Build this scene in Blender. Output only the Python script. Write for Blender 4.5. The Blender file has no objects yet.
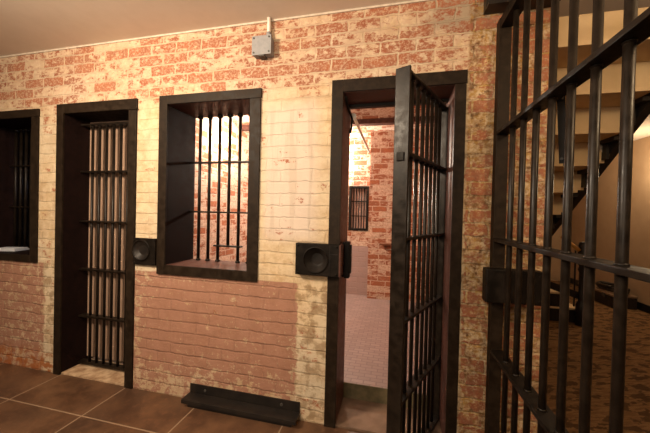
import bpy, bmesh, math, random
from mathutils import Vector, Matrix
random.seed(4)
S = bpy.context.scene
C = S.collection

# ------------------------------------------------------------------ helpers
class MB:
    """collects shapes; build() links them as ONE mesh object"""
    def __init__(self): self.v = []; self.f = []; self.sm = []
    def quad(self, *pts, smooth=False):
        b = len(self.v); self.v += [tuple(p) for p in pts]
        self.f.append(tuple(range(b, b + len(pts)))); self.sm.append(smooth)
    def box(self, x0, x1, y0, y1, z0, z1, bev=0.0):
        b = len(self.v)
        if bev <= 0:
            self.v += [(x0,y0,z0),(x1,y0,z0),(x1,y1,z0),(x0,y1,z0),(x0,y0,z1),(x1,y0,z1),(x1,y1,z1),(x0,y1,z1)]
            for q in ((3,2,1,0),(4,5,6,7),(0,1,5,4),(1,2,6,5),(2,3,7,6),(3,0,4,7)):
                self.f.append(tuple(b + i for i in q)); self.sm.append(False)
        else:
            bm = bmesh.new(); bmesh.ops.create_cube(bm, size=1)
            for v in bm.verts:
                v.co = Vector(((x0+x1)/2 + v.co.x*(x1-x0), (y0+y1)/2 + v.co.y*(y1-y0), (z0+z1)/2 + v.co.z*(z1-z0)))
            bmesh.ops.bevel(bm, geom=bm.edges[:], offset=bev, segments=2, affect='EDGES', profile=.6)
            self.merge(bm, False)
        return self
    def merge(self, bm, smooth, M=None):
        b = len(self.v); bm.verts.index_update()
        for v in bm.verts: self.v.append(tuple(M @ v.co if M else v.co))
        for f in bm.faces:
            self.f.append(tuple(b + v.index for v in f.verts)); self.sm.append(smooth)
        bm.free()
    def tube(self, pts, r, n=14, cap=True, rs=None):
        pts = [Vector(p) for p in pts]; b = len(self.v); up = None
        for i, p in enumerate(pts):
            d = (pts[min(i+1, len(pts)-1)] - pts[max(i-1, 0)]).normalized()
            if up is None:
                up = Vector((0,0,1)) if abs(d.z) < .9 else Vector((1,0,0))
            s = d.cross(up).normalized(); t = s.cross(d).normalized(); up = t
            rr = rs[i] if rs else r
            for k in range(n):
                a = 2*math.pi*k/n
                self.v.append(tuple(p + rr*(math.cos(a)*s + math.sin(a)*t)))
        for i in range(len(pts)-1):
            for k in range(n):
                k2 = (k+1) % n
                self.f.append((b+i*n+k, b+i*n+k2, b+(i+1)*n+k2, b+(i+1)*n+k)); self.sm.append(True)
        if cap:
            self.f.append(tuple(b + k for k in range(n))[::-1]); self.sm.append(False)
            e = b + (len(pts)-1)*n
            self.f.append(tuple(e + k for k in range(n))); self.sm.append(False)
        return self
    def lathe(self, c, prof, n=24):
        """prof: (radius, z) rows, round a vertical axis at c"""
        return self.tube([(c[0], c[1], c[2]+z) for r, z in prof], 0, n, True, [max(r, 1e-4) for r, z in prof])
    def rings(self, rings, n, smooth=True):
        """rings: lists of n points, bridged"""
        b = len(self.v)
        for r in rings: self.v += [tuple(p) for p in r]
        for i in range(len(rings)-1):
            for k in range(n):
                k2 = (k+1) % n
                self.f.append((b+i*n+k, b+i*n+k2, b+(i+1)*n+k2, b+(i+1)*n+k)); self.sm.append(smooth)
        return self
    def build(self, name, mat, parent=None, loc=(0,0,0)):
        me = bpy.data.meshes.new(name)
        me.from_pydata(self.v, [], self.f)
        me.polygons.foreach_set('use_smooth', self.sm)
        me.materials.append(mat); me.update()
        o = bpy.data.objects.new(name, me); C.objects.link(o); o.location = loc
        if parent is not None: o.parent = parent
        return o

def tag(o, label=None, cat=None, group=None, kind=None):
    if label: o['label'] = label
    if cat: o['category'] = cat
    if group: o['group'] = group
    if kind: o['kind'] = kind
    return o
def thing(name, label, cat, loc=(0,0,0), rotz=0, group=None, kind='thing'):
    o = bpy.data.objects.new(name, None); C.objects.link(o); o.empty_display_size = .1
    o.location = loc; o.rotation_euler = (0,0,rotz)
    return tag(o, label, cat, group, kind)
def struct(name, mb, m, label=None, cat=None):
    return tag(mb.build(name, m), label, cat, None, 'structure')

# ------------------------------------------------------------------ materials
class NT:
    def __init__(self, name):
        self.m = bpy.data.materials.new(name); self.m.use_nodes = True
        self.t = self.m.node_tree; self.b = self.t.nodes['Principled BSDF']
        self._pos = None
    def n(self, typ, **kw):
        x = self.t.nodes.new(typ)
        for k, v in kw.items(): setattr(x, k, v)
        return x
    def put(self, sock, v):
        if isinstance(v, bpy.types.NodeSocket): self.t.links.new(v, sock)
        elif isinstance(v, (tuple, list)) and len(v) == 3 and sock.type == 'RGBA': sock.default_value = (*v, 1)
        else: sock.default_value = v
    def math(self, op, a, b=0.0, c=None, clamp=False):
        x = self.n('ShaderNodeMath', operation=op, use_clamp=clamp)
        self.put(x.inputs[0], a); self.put(x.inputs[1], b)
        if c is not None: self.put(x.inputs[2], c)
        return x.outputs[0]
    def add(self, a, b): return self.math('ADD', a, b)
    def sub(self, a, b): return self.math('SUBTRACT', a, b)
    def mul(self, a, b): return self.math('MULTIPLY', a, b)
    def mx(self, a, b): return self.math('MAXIMUM', a, b)
    def mn(self, a, b): return self.math('MINIMUM', a, b)
    def step(self, v, a, b, lo=0.0, hi=1.0):
        x = self.n('ShaderNodeMapRange', interpolation_type='SMOOTHSTEP')
        self.put(x.inputs['Value'], v); x.inputs['From Min'].default_value = a; x.inputs['From Max'].default_value = b
        x.inputs['To Min'].default_value = lo; x.inputs['To Max'].default_value = hi
        return x.outputs[0]
    def mix(self, f, a, b, mode='MIX'):
        x = self.n('ShaderNodeMix', data_type='RGBA', blend_type=mode)
        self.put(x.inputs['Factor'], f); self.put(x.inputs[6], a); self.put(x.inputs[7], b)
        return x.outputs[2]
    def pos(self):
        if self._pos is None:
            g = self.n('ShaderNodeNewGeometry'); s = self.n('ShaderNodeSeparateXYZ')
            self.t.links.new(g.outputs['Position'], s.inputs[0])
            self._pos = (g.outputs['Position'], s.outputs[0], s.outputs[1], s.outputs[2])
        return self._pos
    def vec(self, x, y, z=0.0):
        c = self.n('ShaderNodeCombineXYZ')
        self.put(c.inputs[0], x); self.put(c.inputs[1], y); self.put(c.inputs[2], z)
        return c.outputs[0]
    def noise(self, vec, scale, detail=3.0, rough=.6):
        x = self.n('ShaderNodeTexNoise'); self.put(x.inputs['Vector'], vec)
        x.inputs['Scale'].default_value = scale; x.inputs['Detail'].default_value = detail
        x.inputs['Roughness'].default_value = rough
        return x.outputs['Fac']
    def brick(self, vec, w, h, mortar, offset=.5, smooth=.25):
        x = self.n('ShaderNodeTexBrick', offset=offset); self.put(x.inputs['Vector'], vec)
        x.inputs['Color1'].default_value = (0,0,0,1); x.inputs['Color2'].default_value = (1,1,1,1)
        x.inputs['Mortar'].default_value = (.5,.5,.5,1)
        x.inputs['Scale'].default_value = 1; x.inputs['Brick Width'].default_value = w
        x.inputs['Row Height'].default_value = h; x.inputs['Mortar Size'].default_value = mortar
        x.inputs['Mortar Smooth'].default_value = smooth; x.inputs['Bias'].default_value = 0
        return x.outputs['Color'], x.outputs['Fac']
    def bump(self, h, strength=.5, dist=.01):
        x = self.n('ShaderNodeBump'); self.put(x.inputs['Height'], h)
        x.inputs['Strength'].default_value = strength; x.inputs['Distance'].default_value = dist
        self.t.links.new(x.outputs[0], self.b.inputs['Normal'])
    def out(self, col, rough=.8, metal=0.0, spec=.3):
        self.put(self.b.inputs['Base Color'], col); self.put(self.b.inputs['Roughness'], rough)
        self.put(self.b.inputs['Metallic'], metal); self.b.inputs['Specular IOR Level'].default_value = spec
        return self.m

RED1, RED2, RED3 = (.23,.065,.034), (.36,.13,.065), (.30,.115,.065)
CREAM1, CREAM2 = (.66,.51,.33), (.50,.345,.19)
def brick_mat(name, axis='x', style='main'):
    k = NT(name); P, px, py, pz = k.pos()
    h = py if axis == 'y' else px
    if axis == 'xy': pz = py
    flat = k.vec(h, pz, 0.0)
    wob = k.noise(flat, 3.0, 2)
    n_fine = k.noise(flat, 42, 4, .7); n_mid = k.noise(flat, 13, 4, .65); n_big = k.noise(flat, 1.7, 2)
    wob2 = k.noise(flat, 17, 3, .6)
    bv = k.vec(k.add(h, k.add(k.mul(k.sub(wob, .5), .04), k.mul(k.sub(wob2, .5), .03))),
               k.add(pz, k.add(k.mul(k.sub(wob, .5), .022), k.mul(k.sub(wob2, .5), .024))))
    rnd, mort = k.brick(bv, .205, .0762, .0075, .5, .6)
    mot = k.noise(k.vec(k.mul(h, 17), k.mul(pz, 25), 1.7), 1.0, 6, .72)
    stretched = k.noise(k.vec(k.mul(h, 6.0), k.mul(pz, 15.0), 3.3), 1.0, 6, .74)
    rowm = k.brick(bv, 60.0, .0762, .005, 0.0)[1]
    breakup = k.step(k.noise(flat, 5.0, 4, .7), .38, .62)
    pm = k.mul(k.add(k.mul(rowm, .75), k.mul(mort, .25)), breakup)
    # brick face colour
    red = k.mix(rnd, RED1, RED2)
    red = k.mix(k.step(n_mid, .42, .62), red, RED3)
    cream = k.mix(k.step(n_mid, .38, .66), CREAM1, CREAM2)
    cream = k.mix(k.step(n_big, .35, .7), cream, (.60,.50,.36))
    if style == 'main':
        pm = k.mul(pm, k.step(pz, 2.15, 2.0, .35, 1.0))
        cream = k.mix(k.mul(pm, .26), cream, (.28,.19,.10))
        cream = k.mix(k.step(k.noise(flat, 5.5, 5, .7), .47, .66, 0, .55), cream, (.44,.30,.18))
        cream = k.mix(k.step(k.noise(flat, 48, 4, .75), .60, .70, 0, .5), cream, (.36,.20,.115))
        zz = k.add(pz, k.mul(k.sub(n_big, .5), .22))
        hi = k.step(zz, 2.03, 2.2)
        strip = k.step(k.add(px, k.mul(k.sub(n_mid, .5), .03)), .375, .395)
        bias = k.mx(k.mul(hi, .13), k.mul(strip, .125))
        score = k.add(k.add(k.add(k.mul(mot, .62), k.mul(stretched, .25)), k.add(k.mul(n_big, .16), bias)), k.sub(k.mul(k.sub(rnd, .5), .13), k.mul(mort, .15)))
        bare = k.mul(k.step(score, .60, .66), k.step(k.noise(flat, 60, 3, .75), .60, .47, .4, 1.0))
        chips = k.mul(k.step(n_mid, .72, .76), k.step(pz, 2.1, 1.9, 0, .8))
        bare = k.mx(bare, chips)
        # rosy/ochre stain in the upper courses and on the right hand strip
        cream = k.mix(k.mul(hi, k.step(n_fine, .36, .60, .1, .75)), cream, (.50,.33,.23))
        grey = k.mul(k.step(k.add(px, k.mul(n_big, .3)), .2, .4), k.step(zz, 2.36, 2.42))
        cream = k.mix(k.mul(grey, .8), cream, (.30,.23,.16))
        ochre = k.mix(k.step(n_mid, .4, .6), (.38,.21,.055), (.19,.085,.03))
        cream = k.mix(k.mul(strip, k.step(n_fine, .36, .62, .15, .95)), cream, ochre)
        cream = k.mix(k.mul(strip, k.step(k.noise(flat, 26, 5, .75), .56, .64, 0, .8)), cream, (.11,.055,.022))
        # whitish repainted patch right of the centre window
        pw = k.mul(k.mul(k.step(px, -.86, -.8), k.step(px, -.42, -.55)), k.mul(k.step(zz, 1.10, 1.22), k.step(zz, 2.1, 1.95)))
        cream = k.mix(k.mul(pw, .75), cream, (.64,.53,.46))
        cream = k.mix(k.mul(pw, k.mul(k.step(k.noise(k.vec(k.mul(h, 16), pz, 0.0), 1.0, 3), .5, .62), .45)), cream, (.46,.36,.27))
        col = k.mix(bare, cream, red)
        # mauve dado below
        edge = k.mul(k.sub(n_mid, .5), .10)
        mz = k.step(k.add(pz, k.mul(k.sub(n_mid, .5), .02)), .883, .873)
        xe = k.add(px, edge)
        inner = k.mul(k.step(xe, -.585, -.60), 1.0)
        notleft = k.math('SUBTRACT', 1.0, k.mul(k.step(xe, -2.745, -2.73), k.step(xe, -2.60, -2.615)))
        dado = k.mul(mz, k.mul(inner, notleft))
        worn_low = k.step(pz, .34, .03, 0, .11)
        wornx = k.mx(k.step(px, -1.62, -1.82, 0, .06), k.step(px, -2.5, -2.6, 0, .015))
        peel = k.step(k.add(k.add(k.noise(flat, 14, 7, .8), k.mx(worn_low, wornx)), k.mul(k.sub(n_big, .5), .12)), .585, .62)
        mauve = k.mix(rnd, (.35,.18,.123), (.38,.20,.138))
        mauve = k.mix(k.step(n_mid, .35, .7), mauve, (.315,.16,.105))
        mauve = k.mix(k.mul(pm, .4), mauve, (.13,.065,.05))
        rust = k.step(k.noise(flat, 7.0, 5, .7), .66, .69)
        mauve = k.mix(k.mul(rust, .7), mauve, (.25,.07,.025))
        peel = k.mx(peel, k.step(k.add(k.noise(flat, 34, 5, .78), k.mul(k.sub(n_big, .5), .15)), .605, .645))
        low = k.mix(k.mul(peel, .8), mauve, k.mix(.35, cream, (.38,.24,.12)))
        col = k.mix(dado, col, low)
        # bare worn strips beside the frames near the floor
        side = k.mul(mz, k.math('SUBTRACT', 1.0, k.mul(inner, notleft)))
        col = k.mix(k.mul(side, k.mul(k.step(n_mid, .45, .6, 0, .65), k.step(px, .3, .2))), col, (.25,.16,.085))
        orange = k.mul(k.mul(k.step(pz, .22, .08), k.step(px, -2.6, -2.66)), k.step(n_mid, .42, .56))
        col = k.mix(k.mul(orange, .8), col, (.36,.10,.02))
        hgt = k.add(k.mul(k.math('SUBTRACT', 1.0, k.add(k.mul(rowm, .6), k.mul(mort, .4))), .8), k.add(k.mul(n_fine, .5), k.mul(stretched, .5)))
        k.bump(hgt, .75, .009)
    else:
        mcol = k.mix(k.step(n_fine, .35, .65), (.62,.47,.37), (.46,.30,.22))
        score = k.add(k.add(k.mul(mot, .6), k.mul(stretched, .4)), k.sub(k.mul(k.sub(rnd, .5), .2), k.mul(mort, .22)))
        bare = k.mul(k.step(score, .44, .53) if style in ('inner', 'back') else k.step(score, .47, .56), k.step(n_fine, .72, .56, .3, 1))
        col = k.mix(bare, mcol, red)
        if style == 'back':          # mauve painted base of the far cell wall
            mm = k.step(k.add(pz, k.mul(k.sub(n_mid, .5), .02)), .855, .845)
            col = k.mix(mm, col, (.36,.26,.24))
        k.bump(k.add(k.mul(k.math('SUBTRACT', 1.0, mort), .9), k.mul(n_fine, .5)), .7, .009)
    return k.out(col, .85, 0, .2)

def metal_mat(name, c1=(.006,.0042,.003), c2=(.012,.008,.0055), rough=.48, bump=.12, spec=.14):
    k = NT(name)
    t = k.n('ShaderNodeTexCoord').outputs['Object']
    a = k.noise(t, 26, 4, .6); b = k.noise(t, 130, 3, .6)
    col = k.mix(k.step(a, .35, .7), c1, c2)
    col = k.mix(k.step(b, .68, .78, 0, .45), col, (.028,.018,.011))
    k.bump(k.add(a, k.mul(b, .4)), bump, .004)
    return k.out(col, k.step(a, .3, .75, rough - .06, rough + .14), 0, spec)

def plain_mat(name, c1, c2, scale=8, rough=.7, bump=.1, spec=.3, metal=0):
    k = NT(name); t = k.n('ShaderNodeTexCoord').outputs['Object']
    a = k.noise(t, scale, 4, .6)
    if bump: k.bump(a, bump, .004)
    return k.out(k.mix(k.step(a, .3, .7), c1, c2), rough, metal, spec)

def tile_mat():
    k = NT('slate_tile'); P, px, py, pz = k.pos()
    v = k.vec(k.add(px, 2.54 + 6.32), k.add(py, .327 + 6.32))
    rnd, mort = k.brick(v, .632, .632, .0045, 0.0, .1)
    a = k.noise(P, 4.5, 5, .65); b = k.noise(P, 22, 4, .6); c = k.noise(P, 1.3, 2)
    col = k.mix(k.step(a, .33, .68), (.075,.036,.02), (.16,.08,.04))
    col = k.mix(k.step(b, .5, .75, 0, .5), col, (.20,.095,.05))
    col = k.mix(k.step(c, .45, .65, 0, .45), col, (.06,.036,.026))
    col = k.mix(k.mul(rnd, .25), col, (.05,.028,.018))
    col = k.mix(mort, col, (.30,.21,.14))
    k.bump(k.add(k.mul(k.math('SUBTRACT', 1.0, mort), 1.2), k.add(a, k.mul(b, .35))), .3, .006)
    return k.out(col, k.step(a, .3, .7, .36, .52), 0, .45)

def carpet_mat():
    k = NT('patterned_carpet'); P, px, py, pz = k.pos()
    fine = k.noise(P, 220, 2)
    # wavy dashes: two stretched noises rotated against each other
    u = k.add(k.mul(px, .92), k.mul(py, .38)); w = k.sub(k.mul(py, .92), k.mul(px, .38))
    d1 = k.noise(k.vec(k.mul(u, 7.0), k.mul(w, 18.0)), 1.0, 3, .55)
    d2 = k.noise(k.vec(k.mul(u, 9.0), k.mul(w, 60.0), 4.0), 1.0, 2, .5)
    d3 = k.noise(k.vec(k.mul(px, 12.0), k.mul(py, 8.0), 9.0), 1.0, 2, .5)
    col = k.mix(k.step(d2, .42, .6), (.17,.09,.04), (.24,.135,.06))
    col = k.mix(k.step(k.add(d1, k.mul(k.sub(d3, .5), .35)), .52, .57, 0, .8), col, (.055,.028,.015))
    col = k.mix(k.step(fine, .45, .7, 0, .35), col, (.08,.045,.022))
    k.bump(fine, .5, .004)
    return k.out(col, .95, 0, .1)

def celltile_mat():
    k = NT('cell_mosaic_floor'); P, px, py, pz = k.pos()
    rnd, mort = k.brick(k.vec(k.add(px, 5), k.add(py, 5)), .09, .045, .004, .5, .2)
    a = k.noise(P, 5, 4)
    col = k.mix(rnd, (.23,.165,.15), (.29,.21,.19))
    col = k.mix(k.step(a, .4, .7, 0, .4), col, (.22,.15,.135))
    col = k.mix(k.mul(mort, .7), col, (.15,.10,.09))
    k.bump(k.math('SUBTRACT', 1.0, mort), .4, .004)
    return k.out(col, .5, 0, .35)

M_WALL = brick_mat('old_painted_brick', 'x', 'main')
M_BRX = brick_mat('cell_brick_front', 'x', 'inner'); M_BRY = brick_mat('cell_brick_side', 'y', 'side')
M_BRB = brick_mat('cell_brick_back', 'x', 'back')
M_METAL = metal_mat('black_painted_steel')
M_FRAME = metal_mat('dark_brown_frame_paint', (.013,.0078,.0045), (.024,.015,.009), .5, .12, .12)
M_BAR = metal_mat('brown_black_bar_paint', (.008,.0052,.0034), (.017,.011,.007), .36, .15, .22)
M_LINING = metal_mat('maroon_lining_paint', (.075,.032,.024), (.11,.05,.038), .45, .06)  # lighter, lit copy of the reveal lining paint
M_SHADELIN = metal_mat('shaded_lining_paint', (.008,.0035,.0028), (.014,.006,.005), .65, .03, .1)  # same lining paint with the reveals' shade put into the colour
M_TILE = tile_mat(); M_CARPET = carpet_mat(); M_CELLT = celltile_mat()
M_CEIL = plain_mat('ceiling_plaster', (.74,.63,.53), (.78,.67,.57), 6, .9, .05, .1)
M_WHITE = plain_mat('white_caulk', (.62,.53,.43), (.5,.42,.33), 30, .7)
M_GREY = plain_mat('grey_box_paint', (.24,.24,.25), (.29,.285,.29), 40, .5, .05)
M_GREYD = plain_mat('dark_screw_metal', (.05,.045,.04), (.09,.08,.07), 60, .5)
M_TAN = plain_mat('tan_hall_paint', (.40,.27,.165), (.43,.295,.185), 5, .8, .04, .15)
M_STAIR = plain_mat('cream_stair_paint', (.56,.40,.22), (.62,.45,.26), 6, .6, .04, .25)
M_PANEL = plain_mat('tan_sheet_steel', (.34,.22,.155), (.38,.25,.175), 3, .7, .03)
M_MAUVE = plain_mat('lit_mauve_board', (.62,.42,.36), (.66,.46,.4), 6, .7, .03)  # mauve lightened to carry the glow behind the small window's bars
M_BRASS = plain_mat('brass', (.55,.33,.10), (.65,.42,.15), 20, .3, .03, .5, .9)
M_BLACK = plain_mat('black_lacquer', (.010,.008,.007), (.02,.015,.012), 14, .4, .08)
M_CONC = plain_mat('worn_concrete', (.13,.078,.05), (.21,.135,.09), 7, .75, .4)
M_STONE = plain_mat('pale_patched_stone', (.30,.17,.09), (.62,.45,.29), 13, .8, .6)
M_RISER = plain_mat('mossy_cement', (.10,.085,.045), (.17,.13,.07), 16, .8, .4)
M_DARK = plain_mat('unlit_cell_plaster', (.03,.022,.018), (.05,.036,.028), 5, .9, .1)  # near-black: the unlit cell's darkness is put into the colour
M_PAPER = plain_mat('pale_paper', (.55,.58,.66), (.7,.72,.76), 20, .8, .05)
M_WOOD = plain_mat('dark_wood', (.14,.05,.025), (.20,.08,.04), 18, .55, .1)
M_PIPE = plain_mat('painted_conduit', (.8,.72,.64), (.85,.78,.7), 30, .5, .03)
M_VINYL = plain_mat('black_vinyl', (.018,.013,.010), (.035,.026,.02), 40, .45, .2)
M_CASETOP = plain_mat('pale_case_top', (.20,.12,.07), (.28,.18,.11), 14, .5, .1)  # lid a paler brown than the black case body

# ------------------------------------------------------------------ dimensions (metres, wall face at y = 0)
CEIL = 2.578; TH = .296
A = (-2.61, -2.544, -1.918, -1.850, 2.059, 2.136)          # closed barred door: outer/inner left, inner/outer right, inner/outer top
D = (-.393, -.322, .316, .375, 2.074, 2.150)               # open barred door
CW = (-1.653, -1.585, -.945, -.868, .866, .934, 2.075, 2.139)   # centre window: xs, bottom outer/inner, top inner/outer
BW = (-3.59, -3.52, -2.877, -2.803, .873, .931, 2.050, 2.116)   # left window

# ------------------------------------------------------------------ room shell
def wall_with_holes(x0, x1, z0, z1, y0, y1, holes):
    mb = MB()
    xs = sorted({x0, x1} | {h[0] for h in holes} | {h[1] for h in holes})
    zs = sorted({z0, z1} | {h[2] for h in holes} | {h[3] for h in holes})
    def solid(i, j):
        if i < 0 or j < 0 or i >= len(xs)-1 or j >= len(zs)-1: return False
        cx, cz = (xs[i]+xs[i+1])/2, (zs[j]+zs[j+1])/2
        return not any(h[0] < cx < h[1] and h[2] < cz < h[3] for h in holes)
    for i in range(len(xs)-1):
        for j in range(len(zs)-1):
            if not solid(i, j): continue
            a, b, c, d = xs[i], xs[i+1], zs[j], zs[j+1]
            mb.quad((a,y0,c),(b,y0,c),(b,y0,d),(a,y0,d)); mb.quad((b,y1,c),(a,y1,c),(a,y1,d),(b,y1,d))
            if not solid(i-1, j): mb.quad((a,y1,c),(a,y0,c),(a,y0,d),(a,y1,d))
            if not solid(i+1, j): mb.quad((b,y0,c),(b,y1,c),(b,y1,d),(b,y0,d))
            if not solid(i, j-1): mb.quad((a,y1,c),(b,y1,c),(b,y0,c),(a,y0,c))
            if not solid(i, j+1): mb.quad((a,y0,d),(b,y0,d),(b,y1,d),(a,y1,d))
    return mb
g = .004
holes = [(A[1]-.02, A[2]+.02, 0, A[4]+.02), (D[1]-.02, D[2]+.02, 0, D[4]+.02),
         (CW[1]-.02, CW[2]+.02, CW[5]-.02, CW[6]+.02), (BW[1]-.02, BW[2]+.02, BW[5]-.02, BW[6]+.02)]
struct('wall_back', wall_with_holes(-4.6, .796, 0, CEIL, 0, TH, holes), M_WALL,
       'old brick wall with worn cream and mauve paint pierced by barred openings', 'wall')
# the main floor, carpet of the stair hall, raised floor of the cells
mb = MB().box(-4.6, .60, -3.6, 0, -.06, 0); mb.box(-4.6, .60, 0, TH, -.06, -.001)
struct('floor', mb, M_TILE, 'floor of large rust brown slate tiles with pale joints', 'floor')
mb = MB().box(.60, 3.72, -3.6, 5.6, -.06, -.002)
struct('floor', mb, M_CARPET, 'brown carpet with dark wavy dashes beyond the barred gate', 'carpet')
mb = MB().box(-2.06, .58, TH, 2.62, -.06, .12)
struct('floor', mb, M_CELLT, 'raised grey mauve mosaic floor inside the open cell', 'floor')
mb = MB().box(D[1]-.019, D[2]+.019, TH-.006, TH-.0005, .0, .119)
struct('trim', mb, M_RISER, 'dark mossy cement step edge behind the open cell doorway', 'step edge')
mb = MB().box(-4.6, 3.72, -3.6, 0, CEIL, CEIL+.06); mb.box(.796, 3.72, 0, 5.6, CEIL, CEIL+.06); mb.box(-4.6, .796, 0, TH, CEIL, CEIL+.06)
struct('ceiling', mb, M_CEIL, 'smooth beige plaster ceiling above the brick wall', 'ceiling')
mb = MB().box(-4.6, .44, -.008, -.0005, CEIL-.012, CEIL-.0005)
struct('trim', mb, M_WHITE, 'thin white caulk line where brick wall meets ceiling', 'trim')
# steel header beam over the gate
mb = MB().box(.452, .796, -.055, -.002, 2.448, CEIL-.001); mb.box(.452, .796, -.10, -.055, 2.440, 2.455)
struct('trim', mb, M_BLACK, 'black steel header beam over the right end of the brick wall', 'beam')
# cell walls
mb = wall_with_holes(-2.1, .58, .0, 2.62, 2.62, 2.74, [(-.672, -.372, 1.08, 1.75)])
struct('wall_far', mb, M_BRB, 'far brick cell wall with small barred window and mauve base', 'wall')
mb = MB().box(-.352, .58, 2.48, 2.619, .12, 2.62)
struct('wall_pier', mb, M_BRX, 'red brick pier at the back of the open cell', 'wall')
mb = MB().box(-2.16, -2.06, TH, 2.74, 0, 2.62)
struct('wall_left', mb, M_BRY, 'brightly lit brick side wall seen through the centre window', 'wall')
mb = MB().box(.58, .79, TH, 5.6, 0, 2.578)
struct('wall_right', mb, M_BRY, 'brick partition between open cell and stair hall', 'wall')
# vaulted brick ceiling of the cell
mb = MB(); nb = 3; y_a = TH; span = (2.62-TH)/nb
for b in range(nb):
    N = 10
    for i in range(N):
        a0, a1 = i/N, (i+1)/N
        z = lambda a: 2.47 + .10*math.sin(math.pi*a)
        mb.quad((-2.06, y_a+span*(b+a0), z(a0)), (-2.06, y_a+span*(b+a1), z(a1)), (.58, y_a+span*(b+a1), z(a1)), (.58, y_a+span*(b+a0), z(a0)), smooth=True)
mb.box(-2.06, .58, TH, 2.74, 2.60, 2.66)
struct('ceiling', mb, brick_mat('cell_brick_vault', 'xy', 'inner'), 'brick vaulted ceiling inside the open cell', 'ceiling')
for b in (1, 2):
    mb = MB().box(-2.06, .58, y_a+span*b-.05, y_a+span*b+.05, 2.425, 2.482)
    struct('trim', mb, M_LINING, 'rusty ceiling beam of the open cell, %s' % ('nearer the doorway' if b == 1 else 'nearer the far wall'), 'beam')
# unlit room behind the left window and left door
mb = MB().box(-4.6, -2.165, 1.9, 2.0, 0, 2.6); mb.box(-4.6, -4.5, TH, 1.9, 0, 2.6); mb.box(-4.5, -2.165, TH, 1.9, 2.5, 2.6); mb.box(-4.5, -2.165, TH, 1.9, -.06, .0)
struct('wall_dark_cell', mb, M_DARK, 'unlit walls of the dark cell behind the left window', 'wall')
# stair hall
mb = MB().box(3.62, 3.72, -3.6, 5.6, 0, CEIL)
struct('wall_hall', mb, M_TAN, 'smooth tan plaster wall at the far right of stair hall', 'wall')
mb = MB().box(.79, 3.72, 5.5, 5.6, 0, CEIL)
struct('wall_end', mb, M_TAN, 'tan end wall of the stair hall', 'wall')
mb = MB().box(3.60, 3.619, -3.6, 5.49, 0, .11)
struct('baseboard_right', mb, M_BLACK, 'black baseboard along the tan hall wall', 'baseboard')

# ------------------------------------------------------------------ frames, windows, doors
def opening(name, label, cat, xo0, xi0, xi1, xo1, zo0, zi0, zi1, zo1, sill, lin, back_y=TH):
    t = thing(name, label, cat, ((xi0+xi1)/2, 0, zo0), 0, None, 'structure')
    ox, oz = t.location.x, t.location.z
    f = MB(); p = -.014; q = -.0005
    L = lambda *a: (a[0]-ox, a[1]-ox, a[2], a[3], a[4]-oz, a[5]-oz)
    f.box(*L(xo0, xi0, p, q, zo0, zo1), bev=.002); f.box(*L(xi1, xo1, p, q, zo0, zi1), bev=.002)
    f.box(*L(xi0, xo1+.004, p, q, zi1+.002, zo1), bev=.002)
    if sill: f.box(*L(xi0, xi1, p, q, zo0, zi0), bev=.002)
    f.build(name.rsplit('_', 1)[0] + '_frame', M_FRAME, t)
    l = MB(); e = .016
    l.box(*L(xi0-e, xi0, 0, back_y, zi0, zi1)); l.box(*L(xi1, xi1+e, 0, back_y, zi0, zi1))
    MB().box(*L(xi0-e, xi1+e, 0, back_y, zi1, zi1+e)).build('head_lining', M_LINING if name.endswith('2') else lin, t)  # centre window's head and sill take the lit lining, its sides the shaded
    l.build('lining', lin, t)
    if sill:
        MB().box(*L(xi0-e, xi1+e, 0, back_y, zi0-e, zi0)).build('sill', M_LINING if name.endswith('2') else lin, t)
    return t, ox, oz
def win_bars(t, ox, oz, xs, y, z0, z1, rails, r=.0118, cut=None):
    for i, x in enumerate(xs):
        b = MB(); zb = z0 if cut is None or i != cut[0] else cut[1]
        b.tube([(x-ox, y, zb-oz), (x-ox, y, z1-oz)], r, 14)
        b.lathe((x-ox, y, z1-.022-oz), [(.012,-.006),(.021,0),(.021,.016),(.016,.0215)], 12)   # nut at the head
        if zb == z0: b.lathe((x-ox, y, z0-oz), [(.018,.0005),(.019,.010),(.012,.018)], 12)
        b.build('bar', M_BAR, t)
    for z in rails:
        MB().box(xs[0]-.08-ox, xs[-1]+.03-ox, y-.022, y+.022, z-.006-oz, z+.006-oz, bev=.002).build('crossbar', M_BAR, t)

w1, ox, oz = opening('window_1', 'left barred window, cut by the photo edge, with dark interior', 'barred window', BW[0], BW[1], BW[2], BW[3], BW[4], BW[5], BW[6], BW[7], True, M_SHADELIN)
win_bars(w1, ox, oz, [-3.405+.065*(i-1) for i in range(8)], .24, BW[5], BW[6], [1.70, 1.32])
w2, ox, oz = opening('window_2', 'centre barred window with bright brick seen through round bars', 'barred window', CW[0], CW[1], CW[2], CW[3], CW[4], CW[5], CW[6], CW[7], True, M_SHADELIN)
xs = [-1.505+.0865*i for i in range(7)]
win_bars(w2, ox, oz, xs, .25, CW[5], CW[6], [1.705, 1.318], cut=(3, 1.062))
MB().box(xs[2]-.028-ox, xs[4]+.03-ox, .23, .27, 1.052-oz, 1.064-oz, bev=.002).build('slot_bar', M_BAR, w2)
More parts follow.
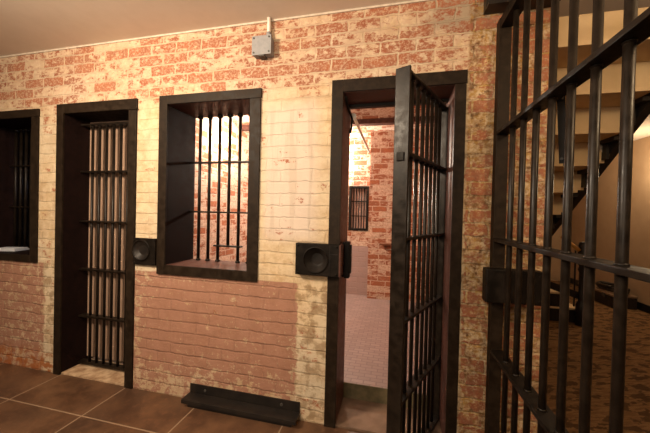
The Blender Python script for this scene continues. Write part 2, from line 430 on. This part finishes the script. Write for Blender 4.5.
# small window in the far cell wall
t = thing('window_3', 'small barred window in far cell wall seen through the open doorway', 'barred window', (-.522, 2.62, 1.08), 0, None, 'structure')
f = MB()
for q in ((-.15,-.115,0,.67), (.115,.15,0,.67), (-.115,.115,0,.035), (-.115,.115,.635,.67)):
    f.box(q[0]*.99, q[1]*.99, -.012, .05, q[2]+.002, q[3]-.002)
f.build('window_frame', M_METAL, t)
for i in range(5):
    MB().tube([(-.08+.04*i, .03, .034), (-.08+.04*i, .03, .637)], .0075, 10).build('bar', M_METAL, t)
for z in (.22, .44): MB().box(-.116, .116, .02, .04, z-.006, z+.006).build('crossbar', M_METAL, t)
MB().box(-.114, .114, .046, .054, .036, .634).build('backing_panel', M_MAUVE, t)

d1, ox, oz = opening('door_1', 'dark steel doorway frame at left, between the two barred windows', 'doorway', A[0], A[1], A[2], A[3], 0, .014, A[4], A[5], False, M_SHADELIN)
MB().box(A[1]-ox-.016, A[2]-ox+.016, .002, TH, .0, .013).build('threshold', M_STONE, d1)
MB().box(A[2]-ox-.008, A[3]-ox+.010, -.022, -.0145, A[4]-.004, A[4]+.004).build('hinge_seam', M_FRAME, d1)
d2, ox, oz = opening('door_2', 'dark steel doorway frame standing open into the brick cell', 'doorway', D[0], D[1], D[2], D[3], 0, .014, D[4], D[5], False, M_LINING)
MB().box(D[1]-ox-.016, D[2]-ox+.016, .002, TH-.007, .0, .013).build('threshold', M_CONC, d2)
MB().box(D[1]-ox, D[2]-ox, .20, .225, D[4]-.02, D[4]-.0005).build('door_stop', M_METAL, d2)
k = MB(); x = D[1]-ox+.008      # bent hook rod at the top of the left jamb
k.tube([(x, .03, 2.06), (x, .15, 2.03), (x+.004, .24, 2.015), (x+.012, .262, 1.99), (x+.006, .265, 1.94), (x-.004, .275, 1.90)], .008, 10)
k.build('hook_rod', M_METAL, d2)

# ------------------------------------------------------------------ barred cell doors
LW, LH = .635, 2.0
def cell_door(label, loc, rotz, bars, group, panel=False):
    t = thing('cell_door', label, 'barred door', loc, rotz, group)
    for x, nm in ((0, 'hinge_stile'), (-LW, 'lock_stile')):
        MB().box(x-.008, x+.008, -.036, .036, 0, LH, bev=.002).build(nm, M_BAR, t)
    for z in (.012, .40, .79, 1.19, 1.60, LH-.014):
        MB().box(-LW+.0085, -.0085, -.028, .028, z-.007, z+.007, bev=.002).build('rail', M_BAR, t)
    for s in bars:
        b = MB().tube([(-s, 0, .019), (-s, 0, LH-.02)], .0105, 14)
        for z in (.40, .79, 1.19, 1.60, LH-.014): b.lathe((-s, 0, z-.007), [(.0106,-.010),(.014,-.005),(.014,-.0002)], 12)
        b.build('bar', M_BAR, t)
    for z in (.25, 1.0, 1.75):
        MB().tube([(.0125, -.02, z-.05), (.0125, -.02, z+.05)], .0042, 12).build('hinge', M_METAL, t)
    if panel:
        MB().box(-LW+.012, .015, .05, .054, .03, LH+.030).build('backing_sheet', M_PANEL, t)
    return t
cell_door('closed barred door with tan sheet behind its bars, in left doorway', (-1.937, .15, .026), 0, [.072*i+.012+.068 for i in range(7)], 'barred cell doors', True)
leaf = cell_door('open barred door leaf swung out towards the room, hinged on right jamb', (.294, .22, .026), math.radians(65), [.08,.15,.222,.294,.366,.446,.524], 'barred cell doors')
m = MB(); m.box(-LW-.016, -LW-.0085, -.018, .018, 1.56, 1.60, bev=.002); m.build('keyhole_plate', M_METAL, leaf)

# ------------------------------------------------------------------ lock boxes
def lock_box(label, x0, x1, z0, z1, dep, hc, hr, group='steel lock boxes'):
    """front plate with a round funnel, standing dep proud of the wall"""
    t = thing('lock_box', label, 'lock box', ((x0+x1)/2, 0, z0), 0, group)
    X0, X1, Z1 = x0-(x0+x1)/2, x1-(x0+x1)/2, z1-z0; cx, cz = hc[0]-(x0+x1)/2, hc[1]-z0
    n = 40; b = MB(); F = -dep
    def onrect(a):
        c, s = math.cos(a), math.sin(a); tt = 1e9
        if c > 1e-9: tt = min(tt, (X1-cx)/c)
        if c < -1e-9: tt = min(tt, (X0-cx)/c)
        if s > 1e-9: tt = min(tt, (Z1-cz)/s)
        if s < -1e-9: tt = min(tt, (0-cz)/s)
        return cx+c*tt, cz+s*tt
    cor = sorted(math.atan2(z-cz, x-cx) % (2*math.pi) for x in (X0, X1) for z in (0, Z1))
    angs = sorted([2*math.pi*i/(n-4)+.013 for i in range(n-4)] + cor)
    outer = [onrect(a) for a in angs]
    R = lambda r, y: [(cx+r*math.cos(a), y, cz+r*math.sin(a)) for a in angs]
    rect = lambda y: [(x, y, z) for x, z in outer]
    b.rings([rect(-.0005), rect(F)], n, False)
    b.rings([rect(F), R(hr*1.0, F)], n, False)
    b.build('box_body', M_METAL, t)
    MB().rings([R(hr*1.10, F-.0003), R(hr*1.10, F-.005), R(hr, F-.006), R(hr*.97, F+.002)], n, True).build('rim', M_METAL, t)
    c = MB().rings([R(hr, F), R(hr*.55, -.006), R(hr*.5, -.004)], n, True)
    b0 = len(c.v); c.v += R(hr*.5, -.004); c.f.append(tuple(range(b0, b0+n))); c.sm.append(False)
    c.build('funnel', M_BLACK, t)
    for x, z in ((X0+.014, .014), (X1-.014, .014), (X0+.014, Z1-.014), (X1-.014, Z1-.014)):
        s = MB(); s.rings([[(x+r*math.cos(2*math.pi*i/10), y, z+r*math.sin(2*math.pi*i/10)) for i in range(10)] for r, y in ((.007, F-.0003), (.006, F-.004), (.0005, F-.005))], 10)
        s.build('rivet', M_METAL, t)
    return t
lock_box('flat steel lock plate with round hole, between left doorway and centre window', -1.849, -1.657, .925, 1.118, .022, (-1.778, 1.030), .070)
lk = lock_box('steel lock box with round funnel on left side of the open doorway', -.592, -.318, .946, 1.141, .05, (-.463, 1.042), .074)
ox = (-.592-.318)/2
m = MB().box(-.318-ox+.0005, -.318-ox+.012, -.05, .05, .0, .193, bev=.002); m.build('wrap_plate', M_LINING, lk)
m = MB().box(-.305-ox, -.272-ox, .07, .125, -.03, .205, bev=.004); m.box(-.318-ox, -.305-ox, .075, .12, -.025, .20)
m.box(-.277-ox, -.262-ox, .075, .12, .0, .185, bev=.003); m.build('keeper', M_METAL, lk)
MB().box(-.376-ox, -.373-ox, -.0525, -.0505, .004, .19).build('seam', M_BLACK, lk)
MB().box(-.372-ox, -.325-ox, -.0525, -.0505, .133, .136).build('seam', M_BLACK, lk)

# ------------------------------------------------------------------ gate at right, square to the wall
GX = .553
t = thing('barred_gate', 'tall black barred gate standing square to the wall at right', 'gate', (GX, 0, 0))
MB().box(-.033, .026, -.055, -.003, 0, 2.39, bev=.003).build('post', M_FRAME, t)
YE = -1.40
for z in (.12, .612, 1.21, 1.780):
    MB().box(-.033, .033, YE, -.056, z-.009, z+.009, bev=.002).build('rail', M_METAL, t)
MB().box(-.030, .030, YE, -.056, 2.335, 2.39, bev=.002).build('top_rail', M_METAL, t)
ys = [-.186-.1218*i for i in range(10)]
for y in ys:
    b = MB().tube([(0, y, .13), (0, y, 2.334)], .0126, 16)
    for z in (.612, 1.21, 1.780):
        b.lathe((0, y, z+.0092), [(.0155,0),(.0148,.003),(.0128,.006)], 14); b.lathe((0, y, z-.0152), [(.0128,0),(.0148,.003),(.0155,.006)], 14)
    b.build('bar', M_BAR, t)
MB().box(-.034, .034, YE-.016, YE-.001, 0, 2.39, bev=.003).build('end_stile', M_METAL, t)
s = MB()                                                   # flat latch strap hanging beside the bars
bm = bmesh.new(); bmesh.ops.create_cube(bm, size=1)
for v in bm.verts: v.co = Vector((v.co.x*.024, v.co.y*.005, v.co.z*.27))
bmesh.ops.bevel(bm, geom=[e for e in bm.edges if abs(e.verts[0].co.y-e.verts[1].co.y) > .001], offset=.011, segments=4, affect='EDGES')
s.merge(bm, False, Matrix.Translation((.045, -.530, 1.66)) @ Matrix.Rotation(math.radians(-35), 4, 'Z') @ Matrix.Rotation(math.radians(-3), 4, 'Y'))
st = s.build('latch_strap', M_METAL, t)
MB().tube([(.047, -.531, 1.552), (.041, -.541, 1.552)], .005, 12).build('strap_hole', M_BLACK, st)
MB().tube([(.02, -.526, 1.779), (.046, -.530, 1.775)], .006, 10).build('strap_pin', M_METAL, st)
t = thing('lock_box', 'plain black lock case behind the barred gate bars, at gate post', 'lock box', (.604, -.057, .888), 0, 'steel lock boxes')
c = MB(); c.box(-.133, -.026, -.066, 0, 0, .176, bev=.008); c.box(-.03, .133, -.056, 0, .002, .174, bev=.004)
c.build('box_body', M_METAL, t)
MB().box(-.022, .128, -.0595, -.0565, .012, .164, bev=.001).build('cover_plate', M_METAL, t)
for x in (-.012, .118):
    for z in (.025, .15): MB().tube([(x, -.0595, z), (x, -.0635, z)], .006, 10).build('bolt', M_METAL, t)

# ------------------------------------------------------------------ low steel ledge at the foot of the wall
t = thing('steel_ledge', 'low black steel ledge on tiles against the mauve wall below centre window', 'ledge', (-.957, 0, 0))
MB().box(-.402, .402, -.010, -.001, .03, .118, bev=.002).build('wall_plate', M_BLACK, t)
m = MB(); m.box(-.405, .405, -.092, -.011, .046, .058, bev=.004); m.box(-.405, .405, -.096, -.086, .030, .056, bev=.003)
m.build('tread_plate', M_BLACK, t)
m = MB(); m.box(-.37, .37, -.075, -.012, 0, .046); m.build('support', M_BLACK, t)
for x in (-.28, .28):
    MB().tube([(x, -.0102, .088), (x, -.016, .088)], .009, 12).build('bolt', M_GREYD, t)

# ------------------------------------------------------------------ junction box and conduit
t = thing('junction_box', 'small grey metal junction box high on the brick wall', 'junction box', (-.851, 0, 2.335))
MB().box(-.062, .062, -.05, -.0005, 0, .115, bev=.003).build('box_body', M_GREY, t)
MB().box(-.066, .066, -.056, -.0505, -.003, .118, bev=.002).build('cover', M_GREY, t)
for x in (-.052, .052):
    for z in (.012, .104): MB().tube([(x, -.056, z), (x, -.059, z)], .006, 10).build('screw', M_GREYD, t)
MB().box(-.02, .02, -.055, -.005, -.012, -.0035).build('knockout', M_GREYD, t)
t = thing('conduit_pipe', 'short pale conduit rising from the junction box to the ceiling', 'conduit', (-.815, -.025, 2.453))
MB().tube([(0,0,.001), (0,0,CEIL-2.453-.001)], .0115, 14).build('pipe', M_PIPE, t)
MB().tube([(0,0,.001), (0,0,.03)], .016, 14).build('connector', M_GREY, t)
t = thing('conduit_pipe', 'long thin conduit running back under the open cell ceiling', 'conduit', (-.30, TH+.004, 2.03))
m = MB().tube([(0,0,0), (0,.7,.010), (0,1.35,.022)], .011, 12); m.build('pipe', M_PIPE, t)
MB().tube([(0,-.002,0), (0,.03,0)], .018, 12).build('end_fitting', M_PIPE, t)

# ------------------------------------------------------------------ shelf inside the open cell, paper on the left sill
t = thing('wall_shelf', 'small dark wooden shelf on brick pier inside the open cell', 'shelf', (-.06, 2.479, .86))
MB().box(-.125, .19, -.16, -.001, .05, .075, bev=.004).build('board', M_WOOD, t)
for x in (-.06, .12):
    m = MB()
    P = [(-.002,-.03), (-.13,.049), (-.002,.049)]
    m.quad(*[(x,y,z) for y,z in P]); m.quad(*[(x+.02,y,z) for y,z in P][::-1])
    for q in range(3):
        a, b = P[q], P[(q+1)%3]
        m.quad((x,)+a, (x+.02,)+a, (x+.02,)+b, (x,)+b)
    m.build('bracket', M_WOOD, t)
t = thing('folded_paper', 'pale folded paper lying on the sill of the left window', 'paper', (-3.33, .13, BW[5]), .3)
m = MB()
for i in range(4): m.box(-.10+.004*i, .10-.003*i, -.07, .07-.004*i, .001+.006*i, .005+.006*i)
m.build('sheets', M_PAPER, t)

# ------------------------------------------------------------------ staircase coming up towards the room, seen from below
t = thing('staircase', 'cream painted staircase rising overhead behind the gate, seen from underneath', 'stairs', (.80, 1.5, 0))
SX0, SX1 = .012, .70
for i in range(-3, 7):
    z = 1.21+.18*i; y = -.235*i
    MB().box(SX0, SX1, y, y+.018, z, z+.155).build('riser', M_STAIR, t)
    if i < 6: MB().box(SX0, SX1-.052, y-.26, y+.018, z+.156, z+.18, bev=.004).build('tread', M_STAIR, t)
def stringer(x0, x1, name):
    m = MB(); pts = []
    for y, z in ((.85, .62), (-1.49, 2.39)):
        pts.append((y, z))
    (ya, za), (yb, zb) = pts; hh = .20
    P = [(ya, za-.03), (yb, zb-.03), (yb, zb+hh), (ya, za+hh)]
    m.quad(*[(x0, y, z) for y, z in P][::-1]); m.quad(*[(x1, y, z) for y, z in P])
    for i in range(4):
        a, b = P[i], P[(i+1) % 4]
        m.quad((x0, a[0], a[1]), (x1, a[0], a[1]), (x1, b[0], b[1]), (x0, b[0], b[1]))
    return m.build(name, M_BLACK, t)
stringer(SX1+.001, SX1+.05, 'stringer')
for i in range(-2, 6):                                     # black angle brackets under the treads
    z = 1.21+.18*i; y = -.235*i
    m = MB(); m.box(SX1-.05, SX1-.001, y-.17, y-.002, z+.130, z+.154); m.box(SX1-.02, SX1-.001, y-.05, y-.002, z+.02, z+.13)
    m.build('bracket', M_BLACK, t)
m = MB(); m.quad((.645,-.712,1.885),(.698,-.712,1.80),(.698,-.712,1.90)); m.quad((.645,-.708,1.885),(.698,-.708,1.90),(.698,-.708,1.80))
for a, b in (((.645,1.885),(.698,1.80)), ((.698,1.80),(.698,1.90)), ((.698,1.90),(.645,1.885))): m.quad((a[0],-.712,a[1]),(a[0],-.708,a[1]),(b[0],-.708,b[1]),(b[0],-.712,b[1]))
m.build('white_triangle', M_WHITE, t)  # small white triangle beside the stringer
# lower flight with newel and brass rail
t = thing('staircase', 'lower stair steps with black newel post and brass rail end', 'stairs', (2.40, 2.7, 0))
for (xa, xb, ya, yb, z) in ((-1.0, -.05, -.10, .85, .19), (-1.25, -.2, -.10, .85, .38), (-1.4, -.40, -.10, .85, .57)):
    MB().box(xa, xb-.02, ya+.02, yb, z-.19, z-.026).build('riser', M_BLACK, t)
    MB().box(xa, xb, ya, yb, z-.025, z, bev=.006).build('tread', M_STAIR, t)
n = MB().lathe((-.085, -.16, 0), [(.055,0),(.055,.26),(.045,.28),(.03,.31),(.045,.36),(.032,.40),(.03,.66),(.045,.70),(.032,.74),(.05,.78),(.05,.93),(.03,.95),(.045,1.0),(.035,1.04),(.001,1.055)], 20)
n.build('newel_post', M_BLACK, t)
MB().tube([(-.30, -.12, 1.11), (-.22, -.13, 1.03), (-.15, -.15, .965), (-.10, -.16, .92)], .024, 12).build('handrail', M_BRASS, t)
for x in (-.10, -.24): MB().tube([(x, -.04, .20 if x > -.16 else .39), (x, -.04, .95 if x > -.16 else 1.08)], .010, 10).build('baluster', M_BLACK, t)
m = MB()
for s in range(1):
    P = [(-.9, .70), (.03, .36), (.03, .27), (-.9, .60)]
    m.quad(*[(x, -.115, z) for x, z in P]); m.quad(*[(x, -.135, z) for x, z in P][::-1])
    for i in range(4):
        a, b = P[i], P[(i+1) % 4]
        m.quad((a[0], -.115, a[1]), (b[0], -.115, b[1]), (b[0], -.135, b[1]), (a[0], -.135, a[1]))
m.build('lower_rail', M_BLACK, t)
# low black case and coiled hose against the hall wall
t = thing('equipment_case', 'low black case on carpet against the tan hall wall', 'case', (3.40, 3.95, 0))
MB().box(-.16, .16, -.42, .42, 0, .17, bev=.012).build('body', M_VINYL, t)
MB().box(-.165, .165, -.425, .425, .171, .20, bev=.008).build('lid', M_CASETOP, t)
for y in (-.25, .25): MB().box(-.175, -.1655, y-.03, y+.03, .13, .19, bev=.003).build('latch', M_GREYD, t)
t = thing('coiled_hose', 'black hose coiled on top of the low black case', 'hose', (3.40, 3.80, .20))
pts = []
for i in range(61):
    a = i/60*2*math.pi*2.6; r = .15+.012*math.sin(a*1.7)
    pts.append((r*math.cos(a)*.8, r*1.7*math.sin(a), .024+.030*i/24))
MB().tube(pts, .022, 10).build('hose', M_VINYL, t)
# sconce on the hall wall, just at the picture's right edge
t = thing('wall_sconce', 'small glowing lamp on the tan hall wall at photo right edge', 'wall lamp', (3.618, 3.12, 1.98))
MB().box(-.02, -.001, -.05, .05, -.07, .07, bev=.004).build('back_plate', M_BRASS, t)
MB().tube([(-.02,0,-.02),(-.07,0,-.03),(-.08,0,0)], .008, 10).build('arm', M_BRASS, t)
MB().lathe((-.08,0,0), [(.02,0),(.035,.02),(.05,.07),(.052,.075),(.046,.07),(.03,.02)], 20).build('lamp_shade', M_STAIR, t)

# ------------------------------------------------------------------ light
def area(name, loc, target, power, size, col, spread=180):
    l = bpy.data.lights.new(name, 'AREA'); l.energy = power; l.size = size; l.color = col; l.spread = math.radians(spread)
    o = bpy.data.objects.new(name, l); C.objects.link(o); o.location = loc
    o.rotation_euler = (Vector(target)-Vector(loc)).to_track_quat('-Z', 'Y').to_euler(); return o
def point(name, loc, power, r, col):
    l = bpy.data.lights.new(name, 'POINT'); l.energy = power; l.shadow_soft_size = r; l.color = col
    o = bpy.data.objects.new(name, l); C.objects.link(o); o.location = loc; return o
WARM = (1, .80, .58)
area('room_light', (-1.9, -1.7, 2.45), (-1.2, 0, 1.7), 82, .4, WARM)
area('room_fill', (-.6, -3.2, 2.1), (-.8, 0, 1.5), 36, 1.0, (1, .80, .58))
point('ceiling_wash', (-.40, -1.30, 1.95), 15, .2, (1, .86, .70))
point('cell_lamp', (-1.78, 1.35, 2.2), 60, .08, (1, .86, .70))
point('cell_far_lamp', (-.95, 2.46, 2.15), 110, .05, (1, .9, .75))
point('dark_cell_fill', (-2.45, 1.0, 1.6), 4, .1, (.6, .66, 1))  # unseen cool light added to edge the left window's bars in blue
point('hall_lamp', (1.35, -1.25, 2.3), 34, .12, (1, .72, .42))
point('hall_back_lamp', (2.7, 3.6, 2.3), 16, .12, (1, .72, .44))
point('hall_sconce_lamp', (3.44, 3.12, 2.06), 20, .05, (1, .80, .52))
W = bpy.data.worlds.new('room_ambient'); S.world = W; W.use_nodes = True
W.node_tree.nodes['Background'].inputs[0].default_value = (.9, .62, .40, 1); W.node_tree.nodes['Background'].inputs[1].default_value = .06

# ------------------------------------------------------------------ camera
f_px, yaw, pit, rol = 294.836, .2301, -.0111, .0240
cd = bpy.data.cameras.new('camera'); cam = bpy.data.objects.new('camera', cd); C.objects.link(cam)
cd.sensor_fit = 'HORIZONTAL'; cd.sensor_width = 36; cd.lens = 36*f_px/650; cd.clip_start = .05
fw = Vector((-math.sin(yaw)*math.cos(pit), math.cos(yaw)*math.cos(pit), math.sin(pit)))
r0 = Vector((math.cos(yaw), math.sin(yaw), 0)); u0 = r0.cross(fw)
r = math.cos(rol)*r0 + math.sin(rol)*u0; u = -math.sin(rol)*r0 + math.cos(rol)*u0
Mx = Matrix((r, u, -fw)).transposed().to_4x4(); Mx.translation = Vector((0, -1.7966, 1.3303))
cam.matrix_world = Mx; S.camera = cam
S.view_settings.view_transform = 'Standard'; S.view_settings.look = 'None'; S.view_settings.exposure = 0
S.cycles.use_denoising = True
